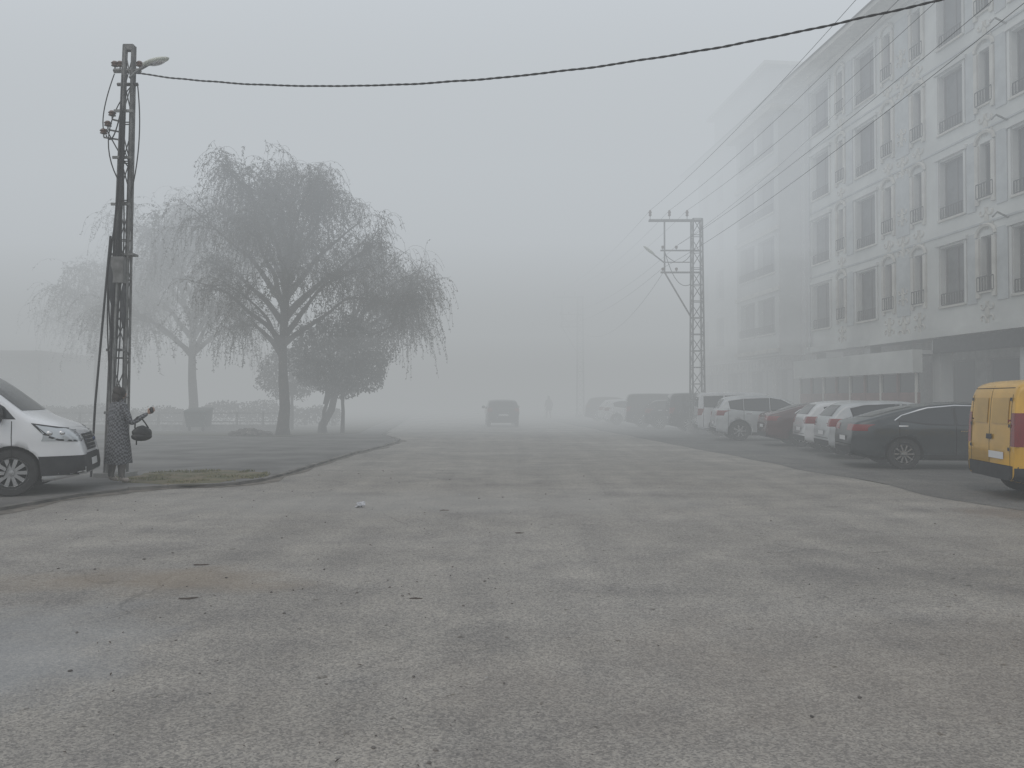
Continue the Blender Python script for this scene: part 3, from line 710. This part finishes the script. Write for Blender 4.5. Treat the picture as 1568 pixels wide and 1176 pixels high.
    for sd in (-1,1):
        for A,B in S['sw']:
            c=Vector((sum(p[0] for p in A+B)/len(A+B),sum(p[1] for p in A+B)/len(A+B)))
            gA=[c+(Vector(p)-c)*1.05+Vector((0,.012)) for p in A]; gB=[c+(Vector(p)-c)*1.05-Vector((0,.012)) for p in B]
            patch(gA,gB,'side',M.black,.004,side=sd); patch(A,B,'side',M.carglass,.008,side=sd)
            x=A[0][0]; seam([(x-.03,B[0][1]),(x-.03,.32)],'side',sd)
        x=S['sw'][-1][1][-1][0]; seam([(x-.02,belt),(x-.02,.6),(x-.12,.32)],'side',sd)
        seam([(S['sw'][0][0][0][0],.31),(x-.12,.31)],'side',sd)
        for A,B in S['sw'][-2:]:
            patch([(B[0][0]+.05,B[0][1]-.12),(B[0][0]+.24,B[0][1]-.12)],[(B[0][0]+.05,B[0][1]-.145),(B[0][0]+.24,B[0][1]-.145)],'side',M.chrome,.02,2,1,side=sd)
        if kind=='fastback':
            seam([(.86,1.06),(.98,1.16),(1.5,1.325),(2.1,1.385),(2.68,1.37),(3.36,1.09)],'side',sd,.022,M.chrome,.010)
        wx0,wx1=S['wh'][:2]
        patch([(wx0+wr+.08,.31),(wx1-wr-.08,.31)],[(wx0+wr+.08,.22),(wx1-wr-.08,.22)],'side',M.black,.004,side=sd)
        z0,z1,iy,sl=S['tail']
        patch([(.012,z1),(sl,z1-.02)],[(.012,z0),(sl*.55,z0+.02)],'side',M.red,.006,side=sd)
        patch([(sd*iy,z1),(sd*W*.49,z1)],[(sd*iy,z0),(sd*W*.49,z0)],'rear',M.red,.007,n=20)
        z0,z1,iy,sl=S['head']
        if kind=='van':
            patch([(L-sl,z1+.08),(L-.4,z1+.02),(L-.08,z1-.05)],[(L-sl*.72,z0+.06),(L-.35,z0+.0),(L-.05,z0-.03)],'side',M.black,.006,side=sd)
            patch([(L-sl+.06,z1+.05),(L-.4,z1-.005),(L-.12,z1-.06)],[(L-sl*.66,z0+.08),(L-.35,z0+.03),(L-.08,z0-.0)],'side',M.head,.010,side=sd)
        else: patch([(L-sl,z1+.05),(L-.10,z1-.03)],[(L-sl*.75,z0+.05),(L-.06,z0)],'side',M.head,.006,side=sd)
        patch([(sd*iy,z1-.04),(sd*W*.49,z1)],[(sd*(iy+.05),z0-.02),(sd*W*.49,z0)],'front',M.head,.006,n=18)
        mx=S['sw'][-1][1][-1][0]-.18
        D.ell((mx,sd*(W/2+.09),belt+.10),(.07,.11,.085 if kind not in('van','delivery') else .14),paintm if kind!='van' else M.black,10,8)
    z0,z1,a,b=S['ws']; patch([(-b,z1),(b,z1)],[(-a,z0),(a,z0)],'front',M.carglass,.006,n=16,rws=8)
    if S['rw']: z0,z1,a,b=S['rw']; patch([(-b,z1),(b,z1)],[(-a,z0),(a,z0)],'rear',M.carglass,.006,n=16,rws=8)
    patch([(-W*.43,.46),(W*.43,.46)],[(-W*.41,.31),(W*.41,.31)],'rear',M.black,.005,n=20)
    patch([(-.52,.62),(.52,.62)],[(-.45,.42),(.45,.42)],'front',M.black,.006)
    patch([(-.26,.70),(.26,.70)],[(-.26,.60),(.26,.60)],'rear',M.plate,.012,n=3,rws=1) if kind not in('van','delivery') else patch([(-.5,.72),(.02,.72)],[(-.5,.61),(.02,.61)],'rear',M.plate,.012,n=3,rws=1)
    seam([(-W*.44,.52),(W*.44,.52)],'rear')
    if extras: extras(S,patch,seam,D,L,W)
    D.obj('windows_and_lights',e,True)
    wm=MB()
    for wx in S['wh'][:2]:
        for sd in (-1,1):
            yo=sd*(W/2-.035); ax=(0,sd,0)
            wm.lathe([(wr*.64,-.20),(wr*.93,-.2),(wr,-.17),(wr,-.03),(wr*.94,-.002),(wr*.72,.0),(wr*.66,-.012),(wr*.64,-.03)],(wx,yo,wr),ax,M.rubber,32)
            wm.lathe([(wr*.645,-.035),(wr*.60,-.01),(wr*.56,-.04)],(wx,yo,wr),ax,rimmat or M.rim,32)
            wm.lathe([(wr*.6,-.075),(0,-.075)],(wx,yo,wr),ax,M.well,24)
            wm.lathe([(wr*.15,-.05),(wr*.13,-.012),(0,-.008)],(wx,yo,wr),ax,rimmat or M.rim,12)
            ns={'fastback':10,'hatch':10,'van':10}.get(kind,7)
            for k in range(ns):
                a=2*math.pi*k/ns; d=Vector((math.cos(a),0,math.sin(a))); t=Vector((-math.sin(a),0,math.cos(a)))*wr*(.075 if kind=='van' else .045 if ns==10 else .08)
                c=Vector((wx,yo,wr)); yv=Vector((0,sd,0))
                q=[c+d*wr*.1+t*.8,c+d*wr*.1-t*.8,c+d*wr*.6-t*1.1,c+d*wr*.6+t*1.1]
                wm.add([p-yv*.018 for p in q]+[p-yv*.05 for p in q],[(0,1,2,3),(0,4,5,1),(1,5,6,2),(2,6,7,3),(3,7,4,0)],rimmat or M.rim)
    wm.obj('wheels',e)
    return e
def ex_van(S,patch,seam,D,L,W):
    patch([(-.92,.60),(.92,.60)],[(-.86,.32),(.86,.32)],'front',M.black,.008,n=24)
    for sd in (-1,1):
        patch([(4.38,.60),(4.95,.60)],[(4.42,.30),(4.9,.30)],'side',M.black,.008,side=sd)
        patch([(1.45,.42),(3.6,.42)],[(1.45,.24),(3.6,.24)],'side',M.black,.006,side=sd)
        seam([(1.5,.62),(3.55,.62)],'side',sd,.03,M.black)
        for k in (4.52,4.68): D.ell((k,sd*(.95 if k<4.6 else .90),.955),(.05,.02,.04),M.chrome,10,8)
    patch([(-.46,.92),(.46,.92)],[(-.40,.66),(.40,.66)],'front',M.black,.010,n=16)
    for z in (.70,.76,.82,.88): seam([(-.41,z),(.41,z)],'front',-1,.012,M.chrome,.016)
    D.ell((5.0,0,.83),(.02,.08,.035),M.plateb,12,6)
    patch([(-.26,.52),(.26,.52)],[(-.26,.41),(.26,.41)],'front',M.plate,.02,n=3,rws=1)
def ex_yellow(S,patch,seam,D,L,W):
    seam([(.02,1.74),(.02,.48)],'rear'); seam([(-.76,1.70),(.74,1.70)],'rear'); 
    for sd in (-1,1):
        seam([(sd*.70,1.6),(sd*.70,.5)],'rear')
        for z in (.75,1.1,1.5): patch([(sd*.66,z+.05),(sd*.72,z+.05)],[(sd*.66,z),(sd*.72,z)],'rear',M.black,.02,2,1)
        patch([(.0,.50),(.40,.50)],[(.0,.28),(.42,.28)],'side',M.black,.010,side=sd)
    patch([(-.84,.52),(.84,.52)],[(-.82,.30),(.82,.30)],'rear',M.black,.012,n=24)
    patch([(-.62,1.55),(-.06,1.55)],[(-.62,1.15),(-.06,1.15)],'rear',P_yellow2,.010); patch([(.10,1.55),(.62,1.55)],[(.10,1.15),(.62,1.15)],'rear',P_yellow2,.010)
    patch([(-.10,.98),(.10,.98)],[(-.10,.90),(.10,.90)],'rear',M.black,.02,4,1)
P_yellow2=paint('paint_yellow_panel',(.52,.30,.03),.45)
vehicle('white_van','van',P_white,(-6.70,12.1),R(20),'front',ex_van,zoff=.05)
A=R(-10)
vehicle('yellow_van','delivery',P_yellow,(7.45,11.45),A,extras=ex_yellow)
vehicle('parked_car','fastback',P_grey,(7.45,16.9),A)
vehicle('parked_car','hatch',P_silver,(8.05,19.6),R(-8))
vehicle('parked_car','hatch',P_pearl,(8.35,22.0),R(-8))
vehicle('parked_car','fastback',P_red,(8.15,24.7),R(-7))
vehicle('parked_suv','suv',P_silver,(7.4,28.0),R(-7))
vehicle('parked_suv','boxy',P_pearl,(7.6,31.6),R(-7))
vehicle('parked_suv','boxy',P_black,(7.2,35.3),R(-5))
vehicle('parked_car','hatch',P_black,(6.6,38.4),R(-5))
vehicle('parked_suv','boxy',P_black,(6.0,40.5),R(-5))
vehicle('parked_car','hatch',P_white,(5.3,44.5),R(-5))
vehicle('parked_car','hatch',P_white,(5.3,47.5),R(-5))
vehicle('parked_suv','suv',P_black,(4.9,51.5),R(-3))
vehicle('moving_car','hatch',P_grey,(-.6,43.5),R(94),'center')
# ------------------------------------------------------------------ people
M.skin=mat('skin',(.42,.26,.19),.6); M.hair=mat('hair',(.02,.015,.012),.6,var=.4,scale=30)
def checker_coat():
    m=bpy.data.materials.new('houndstooth_coat'); m.use_nodes=True; nt=m.node_tree; b=nt.nodes['Principled BSDF']
    tc=nd(nt,'ShaderNodeTexCoord'); c=nd(nt,'ShaderNodeTexChecker'); c.inputs['Scale'].default_value=30
    mp=nd(nt,'ShaderNodeMapping'); mp.inputs['Rotation'].default_value=(.3,.2,.78)
    nt.links.new(tc.outputs['Object'],mp.inputs['Vector']); nt.links.new(mp.outputs['Vector'],c.inputs['Vector'])
    c.inputs['Color1'].default_value=(.17,.175,.185,1); c.inputs['Color2'].default_value=(.05,.052,.058,1)
    nt.links.new(c.outputs['Color'],b.inputs['Base Color']); b.inputs['Roughness'].default_value=.95; return m
M.coat=checker_coat(); M.trous=mat('trousers',(.16,.15,.14),.9,var=.2,scale=8); M.shoe=mat('shoe',(.42,.37,.33),.7); M.bag=mat('bag_leather',(.012,.012,.013),.45)
M.coatb=mat('dark_coat',(.03,.03,.035),.9)
def skin_mesh(name,joints,edges,parent,assign,mats,sub=2):
    me=bpy.data.meshes.new(name); me.from_pydata([j[0] for j in joints],edges,[])
    o=bpy.data.objects.new(name,me); col.objects.link(o)
    sk=o.modifiers.new('s','SKIN'); sk.use_smooth_shade=True
    for i,j in enumerate(joints):
        r=j[1]; r=r if hasattr(r,'__len__') else (r,r); me.skin_vertices[0].data[i].radius=r
        me.skin_vertices[0].data[i].use_root=(i==0)
    sb=o.modifiers.new('ss','SUBSURF'); sb.levels=sub; sb.render_levels=sub
    dg=bpy.context.evaluated_depsgraph_get(); nm=bpy.data.meshes.new_from_object(o.evaluated_get(dg)); o.modifiers.clear(); o.data=nm
    nm.materials.clear()
    for m in mats: nm.materials.append(m)
    for p in nm.polygons: p.material_index=assign(p.center); p.use_smooth=True
    o.parent=parent; return o
def hand(wrist,dirv,palmn,thumbside,parent,mats,curl=.5,nm='hand'):
    w=Vector(wrist); d=Vector(dirv).normalized(); n=Vector(palmn).normalized(); s=d.cross(n).normalized()*thumbside; n=s.cross(d).normalized()
    mb=MB()
    T=Matrix((d,s,n)).transposed()
    mb.ell(w+d*.045,(.052,.04,.016),mats[0],10,8,T)
    for k,(off,ln) in enumerate([(.030,.070),(.010,.078),(-.010,.072),(-.029,.058)]):
        p=w+d*.075+s*off; q=[p]; dd=d.copy()
        for seg in (.45,.32,.23):
            q.append(q[-1]+dd*ln*seg); dd=(dd+n*curl).normalized()
        mb.tube([w+d*.04+s*off*.7]+q,[.009,.010,.009,.008,.005],mats[0],7)
    p=w+d*.025+s*.034; mb.tube([w+d*.02,p,p+(d+s)*.022,p+(d*1.4+s*.5+n*.5)*.03],[.012,.012,.010,.007],mats[0],7)
    return mb.obj(nm,parent,True)
def person(name,loc,face,coat,coatlen=.34,reach=True,z=.004,scale=1.0,bag=True):
    e=empty(name,(loc[0],loc[1],z),face); e.scale=(scale,)*3
    rh=(.33,.34,1.20) if reach else (.25,.12,.78); re=(.27,.08,1.02) if reach else (.27,-.02,1.06)
    J=[((0,0,.90),(.155,.115)),((0,0,1.05),(.125,.10)),((0,-.01,1.22),(.15,.105)),((0,0,1.34),(.10,.08)),((0,.01,1.42),(.048,.05)),((0,.03,1.50),(.06,.065)),
       ((.155,0,1.33),.066),(re,.055),(rh,.034),((-.155,0,1.33),.066),((-.24,-.02,1.06),.055),((-.26,.06,.82),.034),
       ((.09,0,.84),.09),((.11,.02,.47),.075),((.13,-.01,.09),.055),((.14,.12,.045),.04),
       ((-.09,0,.84),.09),((-.13,.0,.47),.075),((-.19,-.03,.09),.055),((-.20,.10,.045),.04)]
    E=[(0,1),(1,2),(2,3),(3,4),(4,5),(3,6),(6,7),(7,8),(3,9),(9,10),(10,11),(0,12),(12,13),(13,14),(14,15),(0,16),(16,17),(17,18),(18,19)]
    def asg(c):
        if c.z<.10: return 3
        if c.z>1.40 and abs(c.x)<.09: return 0
        if c.z<.84 and abs(c.x)<.23: return 2
        return 1
    skin_mesh('body',J,E,e,asg,[M.skin,coat,M.trous,M.shoe])
    mb=MB(); prof=[(coatlen,.245,.21),(coatlen+.02,.25,.21),(.60,.225,.19),(.85,.20,.16),(1.0,.180,.14),(1.12,.183,.137),(1.24,.197,.135),(1.33,.185,.12),(1.385,.12,.095),(1.42,.08,.08)]
    n=36;vs=[];fs=[]
    for zz,a,b in prof:
        for k in range(n):
            t=2*math.pi*k/n; fold=1+.035*math.sin(t*7+1)*max(0,(1.0-zz))/.6
            vs.append((a*math.cos(t)*fold,b*math.sin(t)*fold,zz+ (0.01*math.sin(3*t) if zz<.4 else 0)))
    for i in range(len(prof)-1):
        for k in range(n): fs.append((i*n+k,i*n+(k+1)%n,(i+1)*n+(k+1)%n,(i+1)*n+k))
    mb.add(vs,fs,coat)
    mb.tube([(0.085*math.cos(t),.085*math.sin(t)+.005,1.415) for t in [2*math.pi*i/16 for i in range(17)]],.022,coat,6)
    mb.obj('coat',e,True)
    hd=MB(); hd.ell((0,.035,1.535),(.072,.088,.105),M.skin,20,16)
    hd.ell((0,.125,1.525),(.013,.018,.024),M.skin,8,6)
    for s in (-1,1):
        hd.ell((s*.028,.112,1.55),(.012,.008,.007),M.plate,8,6); hd.ell((s*.028,.119,1.55),(.005,.004,.005),M.hair,6,5); hd.ell((s*.074,.03,1.53),(.010,.02,.028),M.skin,8,6)
        hd.tube([(s*.014,.121,1.572),(s*.045,.108,1.572)],.004,M.hair,4)
    hd.tube([(-.02,.117,1.485),(0,.123,1.482),(.02,.117,1.485)],.005,M.red,5)
    hd.obj('head',e,True)
    hr=MB(); hr.ell((0,.008,1.555),(.094,.104,.112),M.hair,20,14,jit=.2); hr.ell((0,-.045,1.46),(.10,.06,.11),M.hair,16,12,jit=.25)
    hr.ell((.06,-.01,1.45),(.038,.05,.1),M.hair,10,8,jit=.25); hr.ell((-.06,-.01,1.45),(.038,.05,.1),M.hair,10,8,jit=.25)
    hr.obj('hair',e,True)
    wv=Vector(rh); hand(wv,(wv-Vector(re)),(-1,0,0),1,e,[M.skin],.55,'right_hand')
    hand((-.26,.06,.82),(-.05,.15,-1),(1,0,0),-1,e,[M.skin],.4,'left_hand')
    if bag:
        b=MB(); c=Vector((.315,.24,.86))
        b.ell(c,(.075,.17,.125),M.bag,16,12,jit=.2); b.ell(c-Vector((0,0,.06)),(.08,.185,.08),M.bag,14,8)
        b.tube(bez(c+Vector((0,-.12,.08)),Vector((.31,.12,1.34)),c+Vector((0,.12,.08)),14),.012,M.bag,6)
        b.tube([c+Vector((.02,-.1,-.02)),c+Vector((.03,-.11,-.2))],.012,M.bag,5)
        b.obj('handbag',e,True)
        g=MB(); g.ell(wv+Vector((.02,.05,.05)),(.05,.03,.06),M.bag,8,6,jit=.4); g.obj('gloves',e,True)
    return e
person('woman',(-6.97,13.7),R(-35),M.coat,z=PZ,scale=1.03)
person('pedestrian',(2.75,58),R(10),M.coatb,coatlen=.7,reach=False,bag=False,scale=1.05)
# ------------------------------------------------------------------ fog: stacked absorbing banks, emission put in to stand for scattered daylight
def fogbox(name,x0,x1,y0,y1,z0,z1,sig,c):
    fm=bpy.data.materials.new(name); fm.use_nodes=True; nt=fm.node_tree; nt.nodes.clear()
    out=nd(nt,'ShaderNodeOutputMaterial'); ab=nd(nt,'ShaderNodeVolumeAbsorption'); ab.inputs['Color'].default_value=(0,0,0,1); ab.inputs['Density'].default_value=sig
    em=nd(nt,'ShaderNodeEmission'); em.inputs['Color'].default_value=(*c,1); em.inputs['Strength'].default_value=sig
    ad=nd(nt,'ShaderNodeAddShader'); nt.links.new(ab.outputs[0],ad.inputs[0]); nt.links.new(em.outputs[0],ad.inputs[1]); nt.links.new(ad.outputs[0],out.inputs['Volume'])
    mb=MB(); mb.box(x0,x1,y0,y1,z0,z1,fm); mb.obj(name)
LOWC=(.375,.392,.40); MIDC=(.44,.465,.48); HIC=(.525,.56,.59)  # glow colours, brighter with height so the sky gradient is painted in
fogbox('fog',-700,700,-700,700,-2,6,.010,LOWC)
fogbox('fog',-702,702,-702,702,6.02,24,.012,HIC)
fogbox('fog',-695,695,14,695,-1.5,5.7,.019,LOWC)
fogbox('fog',-696,696,15,696,5.72,22,.021,HIC)
fogbox('fog',-690,690,30,690,-1,4.0,.045,LOWC)
fogbox('fog',-691,691,32,691,4.02,8.0,.075,MIDC)
fogbox('fog',-692,692,33,692,8.02,20,.110,HIC)
fogbox('sky_glow_layer',-705,705,-705,705,24.1,80,.015,(.80,.845,.89))  # added glowing layer above the fog, brightens the sky and overhead light
# ------------------------------------------------------------------ light
az,el=R(-150),R(48)
w=bpy.data.worlds.new('World'); scene.world=w; w.use_nodes=True; nt=w.node_tree
sky=nd(nt,'ShaderNodeTexSky',sky_type='NISHITA'); sky.sun_disc=False; sky.sun_elevation=el; sky.sun_rotation=az; sky.dust_density=3; sky.air_density=.8; sky.ozone_density=.5
nt.links.new(sky.outputs[0],nt.nodes['Background'].inputs[0]); nt.nodes['Background'].inputs[1].default_value=.15
ld=bpy.data.lights.new('sun','SUN'); ld.energy=1.5; ld.angle=R(60); ld.color=(1,.95,.88)
lo=bpy.data.objects.new('sun',ld); col.objects.link(lo)
lo.rotation_euler=Vector((math.sin(az)*math.cos(el),math.cos(az)*math.cos(el),math.sin(el))).to_track_quat('Z','Y').to_euler()
# ------------------------------------------------------------------ camera
cd=bpy.data.cameras.new('camera'); cam=bpy.data.objects.new('camera',cd); col.objects.link(cam); scene.camera=cam
cd.sensor_width=36; cd.lens=36*1184/1568; cd.clip_end=3000; cd.clip_start=.05
cam.location=(0,0,1.55); cam.rotation_euler=(R(90+1.06),0,0)
scene.view_settings.view_transform='Standard'; scene.view_settings.look='None'; scene.view_settings.exposure=0
